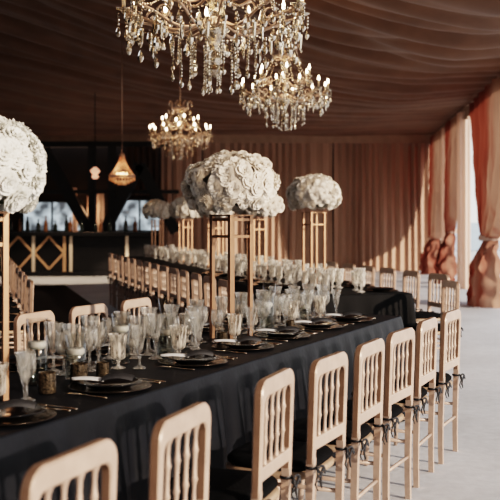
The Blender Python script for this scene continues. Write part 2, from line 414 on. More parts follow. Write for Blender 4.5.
# bottles on the bar
bprof = [(0,0),(.042,0),(.045,.02),(.045,.19),(.035,.23),(.016,.27),(.014,.34),(.018,.345),(.018,.36),(0,.36)]
bm1 = MB().lathe(bprof, 12).mesh('bottle', M['bottle']); bm2 = MB().lathe(bprof, 12).mesh('bottle', M['bottle2'])
bxs = [-1.5,-1.32,-1.17,-.9,-.72,-.4,-.2,.02,.3,.42,.75,1.1,1.25,1.5,1.9,2.15]
for i, x in enumerate(bxs):
    o = put('bottle', bm1 if i % 3 else bm2, None, (-5.2+x, 26.55+random.uniform(-.12,.15), 1.171)); o.scale = (1.2,)*2 + (random.uniform(.8,1.25),)
    tag(o, 'small dark bottle standing on the black bar counter' if i % 3 else 'small amber bottle standing on the black bar counter', 'bottle', 'bottles on the bar')

# ------------------------------------------------------------------ chairs
def make_chair():
    root = empty('banquet_chair')
    W, H, t = .40, .905, .034
    def yb(z):  # lean of the back and kick of the rear leg
        return -.190 - .028*(z/.9) - .010*max(0, (.35-z)/.35)**2
    # back frame: rounded arch outline with an open middle, swept along the lean
    hw = W/2; ro = .058; op = hw-.031; rt = .034; topin = H-.062; zb = .50
    outer = [(-hw, zb)] + [(-hw+ro-ro*math.cos(a), H-ro+ro*math.sin(a)) for a in [i*PI/2/6 for i in range(7)]]
    outer += [(-x, z) for x, z in reversed(outer)]
    inner = [(-op, zb)] + [(-op+rt-rt*math.cos(a), topin-rt+rt*math.sin(a)) for a in [i*PI/2/6 for i in range(7)]]
    # scalloped underside between spindles
    mid = []
    sx = [-.108, -.036, .036, .108]
    edges = [-op+rt] + [0.5*(sx[i]+sx[i+1]) for i in range(3)] + [op-rt]
    full = inner + [(-x, z) for x, z in reversed(inner)]
    m = MB(); n = len(outer)
    # subdivide straight stiles so that the lean bends
    def strip(o, i):
        vs = []
        for (x, z), (x2, z2) in zip(o, i):
            vs.append((x, z, x2, z2))
        return vs
    st = strip(outer, full)
    dense = []
    for k in range(len(st)-1):
        a, b = st[k], st[k+1]; cnt = 6 if k in (0, len(st)-2) else 1
        for j in range(cnt): dense.append(tuple(a[q]+(b[q]-a[q])*j/cnt for q in range(4)))
    dense.append(st[-1])
    vs = []; fs = []; mis = []
    for (x, z, x2, z2) in dense:
        c = .006
        y0, y1 = yb(z), yb(z2)
        ux, uz = x2-x, z2-z; l = math.hypot(ux, uz); ux /= l; uz /= l
        ring = [(x+ux*c, y0+t/2, z+uz*c), (x, y0+t/2-c, z), (x, y0-t/2+c, z), (x+ux*c, y0-t/2, z+uz*c),
                (x2-ux*c, y1-t/2, z2-uz*c), (x2, y1-t/2+c, z2), (x2, y1+t/2-c, z2), (x2-ux*c, y1+t/2, z2-uz*c)]
        vs += ring
    K = 8
    for i in range(len(dense)-1):
        for k in range(K):
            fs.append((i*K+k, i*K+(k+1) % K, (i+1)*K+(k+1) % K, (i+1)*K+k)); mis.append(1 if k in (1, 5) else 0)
    fs.append(tuple(range(K))); fs.append(tuple(reversed(range(len(vs)-K, len(vs)))))
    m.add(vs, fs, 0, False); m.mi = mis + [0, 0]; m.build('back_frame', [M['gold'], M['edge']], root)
    # lower rail
    zr = .575
    MB().box((0, yb(zr), zr), (W-.05, t*.9, .05), bev=.006).build('lower_rail', M['gold'], root)
    # turned spindles
    prof0 = [(.015,0),(.010,.02),(.0085,.05),(.011,.075),(.0145,.085),(.011,.095),(.0095,.13),(.011,.165),(.0145,.175),(.011,.185),(.0085,.21),(.010,.235),(.019,.258)]
    z0, z1 = .595, topin+.006; y0, y1 = yb(z0), yb(z1)
    sc = (z1-z0)/.258
    sp = []
    for x in sx:
        sh = Matrix(((1,0,0),(0,1,(y1-y0)/(z1-z0)),(0,0,1)))
        mb = MB().lathe([(r*.84, z*sc) for r, z in prof0], 10, (x, y0, z0), M=sh)
        mb.build('spindle', M['gold'], root)
    # seat frame with rounded front, cushion
    seat = MB()
    poly = []
    for i in range(28):
        a = 2*PI*i/28; ex = .55
        poly.append((math.copysign(abs(math.cos(a))**ex, math.cos(a))*.205, math.copysign(abs(math.sin(a))**ex, math.sin(a))*.205))
    def slab(z0, z1, s, puff=0, bev=.008):
        mb = MB(); n = len(poly); vs = []
        prof = [(s-bev, z0), (s, z0+bev), (s, z1-bev), (s-bev, z1)]
        for sc_, z in prof: vs += [(x*sc_/.205, y*sc_/.205, z) for x, y in poly]
        if puff:
            for q in (.75,.4): vs += [(x*q*s/.205, y*q*s/.205, z1+puff*(1-q*q)) for x, y in poly]
        rows = len(vs)//n; fs = []
        for r in range(rows-1):
            for k in range(n): fs.append((r*n+k, r*n+(k+1) % n, (r+1)*n+(k+1) % n, (r+1)*n+k))
        fs.append(tuple(reversed(range(n)))); fs.append(tuple(range((rows-1)*n, rows*n)))
        mb.add(vs, fs); return mb
    slab(.425, .455, .205).build('seat', M['seatwood'], root)
    slab(.4555, .495, .200, .012, .014).build('cushion', M['cushion'], root)['label'] = 'black padded cushion'
    # legs
    for s in (-1, 1):
        pts = [(s*(hw-.018), yb(z), z) for z in (.52, .46, .36, .25, .12, .0)]
        mb = MB()
        vs = []; fs = []
        for i, p in enumerate(pts):
            h = .0165 - .003*i/5; d = .016 - .002*i/5
            vs += [(p[0]-h, p[1]-d, p[2]), (p[0]+h, p[1]-d, p[2]), (p[0]+h, p[1]+d, p[2]), (p[0]-h, p[1]+d, p[2])]
        for i in range(len(pts)-1):
            for k in range(4): fs.append((i*4+k, (i+1)*4+k, (i+1)*4+(k+1) % 4, i*4+(k+1) % 4))
        fs += [(0,1,2,3), (23,22,21,20)]
        mb.add(vs, fs, 0, False); mb.build('leg', M['gold'], root)
        MB().tube([(s*.165, .165, .43), (s*.172, .18, .2), (s*.178, .192, 0)], [.019, .017, .012], 8).build('leg', M['gold'], root)
        MB().tube([(s*.172, .172, .30), (s*.181, yb(.30), .30)], .0095, 8).build('stretcher', M['gold'], root)
    MB().tube([(-.172, .182, .24), (.172, .182, .24)], .0095, 8).build('stretcher', M['gold'], root)
    MB().tube([(-.182, yb(.22), .22), (.182, yb(.22), .22)], .0095, 8).build('stretcher', M['gold'], root)
    # ribbon ties
    for s in (-1, 1):
        mb = MB(); b = Vector((s*(hw-.018), yb(.47)-.024, .485))
        mb.lathe([(.023,-.006),(.026,0),(.023,.006)], 10, (s*(hw-.018), yb(.47), .485))
        for q in (-1, 1):
            loop = [b + Vector((q*.042*math.sin(a), -.008-.018*math.sin(a/2), .022*math.sin(2*a)*.6 - .016*math.sin(a))) for a in [PI*i/10 for i in range(11)]]
            mb.tube(loop, .0032, 6, flat=1.8)
            mb.tube([b, b+Vector((q*.018, -.012, -.03)), b+Vector((q*.03, -.006, -.06)), b+Vector((q*.022, -.014, -.085))], [.003,.0035,.0035,.002], 6, flat=1.8)
        mb.build('ribbon_tie', M['ribbon'], root)['label'] = 'thin black ribbon bow'
    return root
chair0 = freeze(make_chair()); used = [False]
def chair(loc, rz, label, group):
    o = chair0 if not used[0] else copy_tree(chair0); used[0] = True
    o.location = loc; o.rotation_euler = (0, 0, rz); tag(o, label, 'chair', group); return o
g = 'gold chairs along the front of the near table'
near = [(1.99,1.41),(2.54,1.42),(3.31,1.46),(3.87,1.45),(4.40,1.45),(4.94,1.46),(5.53,1.485),(6.12,1.49)]
lab = ['gold spindle back chair cut off by the bottom corner, topmost rail only',
       'gold spindle back chair cut off at its lower rail, second along the near table',
       'gold spindle back chair third along the near table, black cushion just visible',
       'gold spindle back chair fourth along the near table, in front of the black cloth',
       'gold spindle back chair fifth along the near table, black ribbon at its seat',
       'gold spindle back chair sixth along the near table, middle of the bunched five',
       'gold spindle back chair seventh along the near table, last but one at the end',
       'gold spindle back chair last in the front row, at the open end of near table']
for i, (u, wb) in enumerate(near):
    chair(T1(u, wb+.218-[0,.004,.004,0,0,0,0,0][i]), T1ROT + R([4,7,6.5,1,2,-1,2,0][i]), lab[i], g)
for i, u in enumerate((4.97,5.53,6.14)):
    chair(T1(u, 3.55), T1ROT+PI + R([3,-2,2][i]), ['pale chair back behind the glassware, closest to the large white flowers cut by frame',
        'pale chair back behind the glassware, middle of three across the near table',
        'pale chair back behind the glassware, nearest the tall gold flower stand'][i], 'chairs on the far side of the near table')
k = 0
v = 9.15
while v < 17.8:
    chair(T2(v, 2.50), -PI/2 - (PI-T2ROT) + PI/2 + R(random.uniform(-3,3)) - (PI/2 - 0) + 0 if False else T2ROT - PI + R(random.uniform(-3,3)),
          'shaded gold chair on the inner side of the back table, %s from its near end' % ORD[k], 'chairs on the inner side of the back table'); k += 1; v += .62
for i, v in enumerate((8.5, 9.62, 10.32, 10.98, 11.6, 12.25, 12.9)):
    chair(T2(v, 4.52 - .45*(i == 0)), T2ROT + R([-6,4,0,2,-2,0,0][i]),
          'gold chair on the outer side of the back table, %s from its open end' % ORD[i], 'chairs on the outer side of the back table')
v = 9.6
for i in range(7):
    chair(T2(v + .85*i, .30), T2ROT + R(random.uniform(-3,3)), 'gold chair in the receding row below the cut-off flowers, %s from the front' % ORD[i], 'row of chairs at the edge of the dance floor')

# ------------------------------------------------------------------ tablecloths
def cloth(name, L, W, mat, seed, amp=.03, over=.0):
    """table cover with rounded corners: flat top, soft edge, falling folds"""
    m = MB(); r = .05
    # perimeter
    per = []
    def seg(p0, p1, n):
        for i in range(n): per.append((p0[0]+(p1[0]-p0[0])*i/n, p0[1]+(p1[1]-p0[1])*i/n))
    nl, nw = int(L/.035), int(W/.035)
    x0, x1, y0, y1 = 0, L, 0, W
    seg((x0+r,y0),(x1-r,y0),nl)
    for i in range(6): a = -PI/2+PI/2*i/6; per.append((x1-r+r*math.cos(a), y0+r+r*math.sin(a)))
    seg((x1,y0+r),(x1,y1-r),nw)
    for i in range(6): a = PI/2*i/6; per.append((x1-r+r*math.cos(a), y1-r+r*math.sin(a)))
    seg((x1-r,y1),(x0+r,y1),nl)
    for i in range(6): a = PI/2+PI/2*i/6; per.append((x0+r+r*math.cos(a), y1-r+r*math.sin(a)))
    seg((x0,y1-r),(x0,y0+r),nw)
    for i in range(6): a = PI+PI/2*i/6; per.append((x0+r+r*math.cos(a), y0+r+r*math.sin(a)))
    n = len(per); nor = []; s = 0; ss = []
    for i in range(n):
        a, b = Vector(per[i-1]), Vector(per[(i+1) % n]); d = (b-a).normalized(); nor.append(Vector((d.y, -d.x)))
        ss.append(s); s += (Vector(per[(i+1) % n])-Vector(per[i])).length
    rows = [(-.012, TH), (-.004, TH-.003), (.0, TH-.012)] + [(None, TH-.012-(TH-.02)*((j/12)**1.0)) for j in range(1, 13)]
    vs = []
    for off, z in rows:
        for i in range(n):
            if off is None:
                k = (TH-z)/TH
                q = ss[i]
                f = math.sin(q*2*PI/.21 + 1.5*noise.noise(Vector((q*1.1, seed, 0)))) + .5*math.sin(q*2*PI/.083 + 2*noise.noise(Vector((q*2, seed, 4))))
                o = .008 + amp*min(1, k*2.2)*(.65+.35*f) + .02*k
            else: o = off
            vs.append((per[i][0]+nor[i].x*o, per[i][1]+nor[i].y*o, max(.004, z)))
    fs = []
    for r_ in range(len(rows)-1):
        for i in range(n): fs.append((r_*n+i, (r_+1)*n+i, (r_+1)*n+(i+1) % n, r_*n+(i+1) % n))
    fs.append(tuple(range(n)))
    m.add(vs, fs)
    m.sm[-1] = False
    return m
U0, U1, W0, W1 = 1.3, 7.26, 2.13, 3.24
c1 = cloth('tablecloth', U1-U0, W1-W0, M['cloth'], 1, .05).build('tablecloth', M['cloth'], None, T1(U0, W0), T1ROT)
tag(c1, 'floor length black cloth covering the long near banquet table', 'tablecloth')
V0, V1, M0, M1 = 9.0, 19.9, 2.90, 4.16
c2 = cloth('tablecloth', V1-V0, M1-M0, M['cloth2'], 2, .03).build('tablecloth', M['cloth2'], None, T2(V0, M1), T2ROT)
tag(c2, 'black cloth covering the long back banquet table that recedes to the bar', 'tablecloth')

# ------------------------------------------------------------------ glassware, plates, candles
def facet(n): return None
GX = 1.2
goblet_p = [(0,.003),(.029,.002),(.030,.005),(.024,.009),(.009,.014),(.006,.026),(.010,.034),(.008,.040),(.018,.046),(.027,.055),(.030,.070),(.0295,.095),(.031,.125),(.036,.160),(.040,.174),(.0388,.174),(.0345,.160),(.0295,.125),(.028,.095),(.0285,.072),(.022,.062),(0,.058)]
flute_p = [(0,.004),(.031,.003),(.033,.006),(.026,.010),(.008,.018),(.0055,.05),(.009,.060),(.006,.068),(.011,.080),(.017,.10),(.022,.13),(.029,.165),(.039,.205),(.0375,.205),(.0272,.165),(.0203,.13),(.015,.104),(.006,.092),(0,.090)]
wine_p = [(0,.004),(.033,.003),(.035,.006),(.026,.010),(.006,.018),(.0045,.075),(.007,.085),(.022,.095),(.034,.115),(.038,.14),(.036,.17),(.033,.195),(.0318,.195),(.0348,.17),(.0365,.14),(.032,.117),(.02,.100),(0,.094)]
fac = lambda k, z: 1.05 if k % 2 else .97
me_gob = MB().lathe([(r*GX, z*.96) for r, z in goblet_p], 20, smooth=False, wob=lambda k, z: (1.04 if k % 2 else .97)).mesh('goblet', M['frost'])
me_flu = MB().lathe(flute_p, 16, smooth=False, wob=lambda k, z: (1.05 if (k % 2 and z > .08) else 1)).mesh('flute', M['glass'])
me_wine = MB().lathe(wine_p, 20).mesh('wine_glass', M['glass'])
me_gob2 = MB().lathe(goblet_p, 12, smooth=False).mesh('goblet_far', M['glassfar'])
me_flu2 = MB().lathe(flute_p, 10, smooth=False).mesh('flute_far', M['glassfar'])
TAKEN = []
def free(loc, r):
    return all((loc[0]-q[0])**2 + (loc[1]-q[1])**2 > (r+q[2])**2 for q in TAKEN)
PLATES = []
def nudge(loc, r, keep=False):
    for d in (0, .03, .06, .09, .12, .15):
        for k in range(8):
            q = (loc[0]+d*math.cos(k*PI/4+1.1), loc[1]+d*math.sin(k*PI/4+1.1), loc[2])
            if free(q, r) and not (keep and any((q[0]-p[0])**2 + (q[1]-p[1])**2 < (r+.165)**2 for p in PLATES)): return q
    return None
def glass(me, name, loc, label, cat, group, s=1.0):
    r = (.040 if 'flute' in name else .044)*s
    loc = nudge(loc, r, name == 'wine_glass')
    if loc is None: return None
    TAKEN.append((loc[0], loc[1], r))
    o = put(name, me, None, loc, random.uniform(0, 6)); o.scale = (s, s, s); tag(o, label, cat, group); return o
# cylinder vases with water and floating candles
def cyl_mesh(h, r):
    return MB().lathe([(0,.004),(r-.003,.002),(r,.006),(r,h),(r-.004,h),(r-.004,.012),(0,.011)], 24).mesh('cylinder_vase', M['vase'])
def candle_mesh(r):
    return MB().lathe([(0,0),(r*.8,0),(r,.012),(r,.026),(r*.92,.031),(r*.3,.028),(0,.028)], 18).mesh('floating_candle', M['wax'])
wick = MB().lathe([(.0015,.027),(.0012,.038),(0,.039)], 6).mesh('wick', M['linen_black'])
def candle_vase(loc, h, r, fill, lab, grp, far=False):
    TAKEN.append((loc[0], loc[1], r+.004))
    t = empty('cylinder_vase', loc); tag(t, 'clear cylinder vase %s' % lab, 'vase', grp)
    put('glass_cylinder', cyl_mesh(h, r), t)
    MB().lathe([(0,.0125),(r-.0055,.0125),(r-.0055,fill),(0,fill)], 20).build('water', M['water'], t)
    c = put('floating_candle', candle_mesh(r-.008), None, (loc[0], loc[1], loc[2]+fill-.008)); tag(c, 'white floating candle in the cylinder vase %s' % lab, 'candle', grp.replace('vases','candles') if grp else None)
    if not far: put('wick', wick, c)
def votive(loc, s, lab):
    TAKEN.append((loc[0], loc[1], .042))
    p = [(0,.003),(.034,.002),(.037,.006),(.037,.085),(.034,.088),(.033,.085),(.033,.010),(0,.009)]
    m = MB().lathe(p, 18, smooth=False); o = m.build('votive_holder', M['mosaic'], None, loc); o.scale = (s,s,s)
    tag(o, lab, 'candle holder', 'dark mosaic votive holders'); return o
Z = TH + .001
def block_stand(p, rz):
    for sx in (-1,1):
        for sy in (-1,1):
            q = Vector((sx*.081, sy*.081)); c, s_ = math.cos(rz), math.sin(rz)
            TAKEN.append((p.x+q.x*c-q.y*s_, p.y+q.x*s_+q.y*c, .025))
    TAKEN.append((p.x, p.y, .16))
STANDS2 = []
for yv in (10.6, 12.75, 14.9, 17.0, 19.6): STANDS2.append(T2((yv + 3.48*VX)/VY, 3.48))
for p_ in STANDS2 + [T1(5.41, 2.655), T1(3.14, 2.655)]: block_stand(p_, .5)
for (u, w, h, r, f, lb) in ((3.52,2.66,.285,.047,.165,'tallest, nearest the cut-off flowers'), (3.72,2.60,.20,.048,.115,'squat, behind the dark mosaic votives'),
        (4.22,2.68,.25,.047,.165,'behind the second black plate and etched goblet'), (4.56,2.62,.20,.045,.115,'squat, beside the third etched goblet'),
        (4.98,2.86,.27,.046,.155,'tall, across the table behind the squat vase'), (5.86,2.62,.26,.045,.16,'beside the tall gold flower stand'),
        (6.30,2.80,.30,.047,.19,'tallest beyond the gold flower stand'), (6.62,2.66,.17,.042,.09,'short, near the open end of table')):
    candle_vase(T1(u, w, Z), h, r, f, lb, 'candle vases on the near table')
for (u, w, s, lb) in ((3.36,2.44,1.0,'dark mosaic votive holder nearest the cut-off flowers'), (3.60,2.45,1.05,'dark mosaic votive holder in front of the squat candle vase'),
        (3.80,2.46,.8,'dark mosaic votive holder behind the second etched goblet'), (5.12,2.52,.8,'dark mosaic votive holder in front of the gold flower stand'), (5.96,2.45,.75,'dark mosaic votive holder beyond the gold flower stand')):
    votive(T1(u, w+.05, Z), s, lb)

me_ch = MB().lathe([(0,.003),(.10,.002),(.15,.004),(.172,.010),(.175,.013),(.168,.013),(.148,.008),(.10,.006),(0,.006)], 40).mesh('charger', M['charger'])
me_pl = MB().lathe([(0,.003),(.085,.001),(.09,.004),(.125,.018),(.138,.022),(.137,.025),(.122,.022),(.09,.009),(0,.008)], 40).mesh('dinner_plate', M['plate'])
def napkin_meshes():
    a = MB(); 
    def tongue(s, t):
        x = -.02 - .14*s; wdt = .034*(1-.25*s*s)*(1 if s < .85 else (1-((s-.85)/.15)**2*.7))
        y = (t-.5)*2*wdt - .02*s
        return (x, y, .026 + .008*math.sin(s*PI*.8) + .009*math.cos((t-.5)*PI) )
    a.grid(14, 8, tongue)
    b = MB()
    def fold(s, t):
        x = -.03 + .13*s; y = (t-.5)*.11*(1-.5*s) + .01
        return (x, y, .028 + .016*abs(math.sin(t*PI*3)) + .012*math.sin(s*PI))
    b.grid(14, 18, fold)
    return a.mesh('napkin_tip', M['linen_white']), b.mesh('napkin', M['linen_black'])
me_nt, me_nb = napkin_meshes()
def fork_mesh():
    m = MB(); m.tube([(0,-.10,.004),(0,-.02,.006),(0,.03,.010)], [.006,.0035,.004], 6, flat=.5)
    for x in (-.009,-.003,.003,.009): m.tube([(x*.4,.03,.010),(x,.045,.008),(x,.10,.008)], [.003,.002,.0012], 5)
    return m.mesh('fork', M['silvergold'])
def knife_mesh():
    m = MB(); m.tube([(0,-.11,.005),(0,-.02,.006)], [.007,.0055], 8, flat=.6)
    m.tube([(0,-.02,.006),(.002,.02,.006),(.002,.09,.005),(-.004,.12,.004)], [.006,.009,.009,.002], 8, flat=.18)
    return m.mesh('knife', M['silvergold'])
def spoon_mesh():
    m = MB(); m.tube([(0,-.10,.004),(0,-.01,.007),(0,.04,.008)], [.006,.0032,.004], 6, flat=.5)
    m.tube([(0,.035,.008),(0,.05,.006),(0,.07,.005),(0,.09,.006),(0,.097,.008)], [.004,.015,.019,.013,.003], 10, flat=.25)
    return m.mesh('spoon', M['silvergold'])
me_fk, me_kn, me_sp = fork_mesh(), knife_mesh(), spoon_mesh()
PS = ['at the cut-off place setting', 'at the second place setting along the front', 'at the third place setting along the front', 'before the tall gold flower stand',
      'at the fifth place along the front', 'at the sixth place along the front', 'at the last place by the open table end']
def setting(u, w, flip, tail, grp, n):
    rz = T1ROT + (PI if flip else 0) + R(random.uniform(-4,4))
    sg = -1 if flip else 1
    def at(dx, dy, z): # local: x right along the edge, y towards the table middle
        return T1(u + sg*dx, w + sg*dy, z)
    tag(put('charger_plate', me_ch, None, at(0,0,Z), rz), 'dark gilt charger plate '+tail, 'charger', 'charger plates '+grp)
    tag(put('dinner_plate', me_pl, None, at(0,0,Z+.0085), rz), 'glossy black dinner plate '+tail, 'plate', 'black dinner plates '+grp)
    nb = put('napkin', me_nb, None, at(0,0,Z+.0085), R(random.uniform(-12,6)) + (PI if flip else 0)); put('napkin_tip', me_nt, nb)['label'] = 'pale tongue of the folded napkin'
    tag(nb, 'folded pale-tipped napkin on the plate '+tail, 'napkin', 'napkins '+grp)
    tag(put('fork', me_fk, None, at(-.205,-.02,Z), rz), 'pale gold fork '+tail, 'fork', 'cutlery '+grp)
    tag(put('knife', me_kn, None, at(.20,-.02,Z), rz), 'pale gold knife '+tail, 'knife', 'cutlery '+grp)
    tag(put('spoon', me_sp, None, at(.243,-.03,Z), rz), 'pale gold spoon '+tail, 'spoon', 'cutlery '+grp)
    if not flip:
        gu, gw, fu, fw = NEARG[n]
        glass(me_gob, 'goblet', T1(gu, gw, Z), 'milky etched goblet '+tail, 'goblet', 'etched goblets '+grp)
        glass(me_flu, 'champagne_flute', T1(fu, fw, Z), 'cut glass flute '+tail, 'glass', 'flutes '+grp, 1.0)
        glass(me_wine, 'wine_glass', T1(gu+.13, gw+.10, Z), 'clear wine glass '+tail, 'wine glass', 'wine glasses '+grp, random.uniform(.95,1.08))
        glass(me_flu, 'champagne_flute', T1(gu-.16, gw+.16, Z), 'cut glass flute farther from the plate '+tail, 'glass', 'flutes '+grp, 1.08)
    else:
        glass(me_gob, 'goblet', at(-.03, .225, Z), 'milky etched goblet '+tail, 'goblet', 'etched goblets '+grp)
        glass(me_flu, 'champagne_flute', at(.10, .25, Z), 'wide cut glass flute '+tail, 'glass', 'flutes '+grp, 1.15)
        glass(me_flu, 'champagne_flute', at(-.14, .26, Z), 'second wide cut glass flute '+tail, 'glass', 'flutes '+grp, 1.18)
        glass(me_wine, 'wine_glass', at(.02, .36, Z), 'clear wine glass '+tail, 'wine glass', 'wine glasses '+grp, 1.1)
NEARG = [(3.05,2.50,3.10,2.40),(3.62,2.55,3.50,2.52),(4.07,2.60,4.10,2.50),(4.55,2.545,4.60,2.45),(5.19,2.54,5.27,2.46),(5.84,2.62,5.95,2.50),(6.27,2.61,6.42,2.56),(6.73,2.59,6.90,2.53)]
NEARG.pop(1)
for u, w_ in ((2.87,2.30),(3.57,2.32),(4.38,2.36),(5.02,2.39),(5.60,2.40),(6.18,2.40),(6.70,2.37),(3.95,3.03),(4.5,3.03),(5.1,3.03),(5.7,3.03),(6.3,3.03),(6.8,3.03)): PLATES.append(T1(u, w_))
for i, (u, w_) in enumerate(((2.87,2.30),(3.57,2.32),(4.38,2.36),(5.02,2.39),(5.60,2.40),(6.18,2.40),(6.70,2.37))):
    setting(u, w_, False, PS[i], 'along the front of the near table', i)
FS = ['across the table, facing the cut-off flowers', 'across the table, second from the cut-off flowers', 'across the table, before the middle pale chair', 'across the table by the tall flower stand',
      'across the table behind the gold flower stand', 'across the table at the far open end']
for i, u in enumerate((3.95,4.5,5.1,5.7,6.3,6.8)):
    setting(u, 3.03, True, FS[i], 'on the far side of the near table', i)

for (u, w) in ((3.0,2.66),(3.3,2.80),(3.46,2.86),(3.9,2.82),(4.05,2.76),(4.36,2.82),(4.42,2.60),(4.75,2.72),(4.85,2.60),(5.05,2.66),(5.65,2.80),(5.7,2.60),(6.05,2.72),(6.15,2.86),(6.45,2.70),(6.5,2.86),(6.85,2.66),(6.9,2.76)):
    glass(random.choice((me_wine, me_flu)), 'wine_glass', T1(u, w, Z), 'clear stemmed glass among the vases down the middle of the near table', 'wine glass', 'stemmed glasses among the near vases', random.uniform(1.0, 1.15))
# back table: crowded glassware
v = V0 + .35; k = 0
while v < V1 - .2:
    for side in (0, 1):
        m0 = (M0+.20) if side == 0 else (M1-.20); sg = 1 if side == 0 else -1
        if v < 13.5:
            tag(put('charger_plate', me_ch, None, T2(v, m0, Z)), 'dark charger plate among the glassware on the back table', 'charger', 'chargers on the back table')
            tag(put('dinner_plate', me_pl, None, T2(v, m0, Z+.0085)), 'black dinner plate among the glassware on the back table', 'plate', 'dinner plates on the back table')
        for (dv, dm, me, nm, lb, ct) in ((-.06,.23,me_gob2,'goblet','sparkling etched goblet in the crowded glassware on the back table','goblet'),
                                 (.07,.25,me_flu2,'champagne_flute','sparkling cut flute in the crowded glassware on the back table','glass'),
                                 (.17,.20,me_gob2,'goblet','sparkling etched goblet in the crowded glassware on the back table','goblet'),
                                 (-.17,.27,me_flu2,'champagne_flute','sparkling cut flute in the crowded glassware on the back table','glass')):
            glass(me, nm, T2(v+dv+random.uniform(-.02,.02), m0+sg*dm+random.uniform(-.02,.02), Z), lb, ct, nm.replace('_',' ')+'s on the back table', random.uniform(1.0,1.22))
    v += .6; k += 1
me_cylfar = MB().lathe([(0,.004),(.044,.002),(.046,.006),(.046,.27),(.043,.27),(.043,.012),(0,.011)], 14).mesh('cylinder_vase', M['glassfar'])
me_canfar = candle_mesh(.037)
v = V0 + .5
while v < V1 - .3:
    if free(T2(v, 3.48), .10):
        mm = 3.48 + random.uniform(-.08,.08); hh = random.uniform(.75,1.1)
        o = put('cylinder_vase', me_cylfar, None, T2(v, mm, Z)); o.scale = (1,1,hh); tag(o, 'clear candle vase along the middle of the back table', 'vase', 'candle vases on the back table')
        o = put('floating_candle', me_canfar, None, T2(v, mm, Z+.15*hh)); tag(o, 'white candle inside a vase along the back table', 'candle', 'candles on the back table')
    v += .42

# ------------------------------------------------------------------ flowers on gold stands
def rose_mesh(name, mat, seed, rad=.046):
    rnd = random.Random(seed); m = MB()
    for (n, r0, r1, h0, h1, wd) in ((3,.004,.010,.018,.040,.016), (5,.008,.022,.010,.042,.024), (6,.014,.036,.004,.038,.032), (7,.020,.052,-.004,.026,.040), (8,.024,.064,-.012,.008,.044)):
        off = rnd.random()*6
        for k in range(n):
            a = off + 2*PI*k/n + rnd.uniform(-.15,.15); jz = rnd.uniform(-.004,.005); jr = rnd.uniform(.9,1.1)
            def pet(s, t, a=a, jz=jz, jr=jr):
                ww = (t-.5)*2*wd*(.45+.55*math.sin(min(1,s*1.2)*PI/2))*(1-.35*max(0, s-.7)/.3*abs(t-.5)*2)
                r = (r0 + (r1-r0)*s**1.3)*jr - .22*abs(t-.5)*2*(r1-r0)*s
                z = h0 + (h1-h0)*math.sin(s*PI/2)*(1-.15*abs(t-.5)) + jz + .006*math.sin(t*9+a)*s
                if s > .8: r += .006
                k_ = rad/.062
                return (k_*(r*math.cos(a) - ww*math.sin(a)), k_*(r*math.sin(a) + ww*math.cos(a)), k_*z)
            m.grid(3, 4, lambda t, s, p=pet: p(s, t))
    return m.mesh(name, mat)
roses = {'w': [rose_mesh('rose', M['petal'], i) for i in range(4)], 'c': [rose_mesh('rose', M['petal_cool'], 10+i) for i in range(4)]}
def orchid_mesh():
    m = MB()
    for k in range(5):
        a = 2*PI*k/5
        def pet(t, s, a=a):
            w = .022*math.sin(PI*(s*.9+.08))*(t-.5)*2; r = .045*s; z = .010*math.sin(s*PI) - .006*abs(t-.5)
            return (r*math.cos(a)-w*math.sin(a), r*math.sin(a)+w*math.cos(a), z)
        m.grid(4, 4, pet)
    return m.mesh('orchid', M['petal'])
me_orc = orchid_mesh()
def flower_dirs(n, seed, zmin=-.55):
    rnd = random.Random(seed); out = []; k = 0
    N2 = int(n/(0.5*(1-zmin)))
    for i in range(N2):
        z = 1-2*(i+.5)/N2
        if z < zmin: continue
        a = i*2.39996 + rnd.uniform(-.2,.2); r = math.sqrt(1-z*z); out.append(Vector((r*math.cos(a), r*math.sin(a), z)))
    return out
def stand(loc, rz, htop, label, grp, far=False):
    t = empty('flower_stand', loc, rz); tag(t, label, 'flower stand', grp)
    h = .081
    for sx in (-1,1):
        for sy in (-1,1):
            MB().box((sx*h, sy*h, htop/2), (.024,.024,htop), bev=.002).build('post', M['brass'], t)
    for z in ((htop-.13, htop-.03) if not far else (htop-.13,)):
        m = MB()
        for s in (-1,1):
            m.box((s*h, 0, z), (.016, 2*h, .016)); m.box((0, s*h, z), (2*h, .016, .016))
        m.build('frame_ring', M['brass'], t)
    MB().box((0,0,htop-.004), (2*h+.03,2*h+.03,.008)).build('top_plate', M['brass'], t)
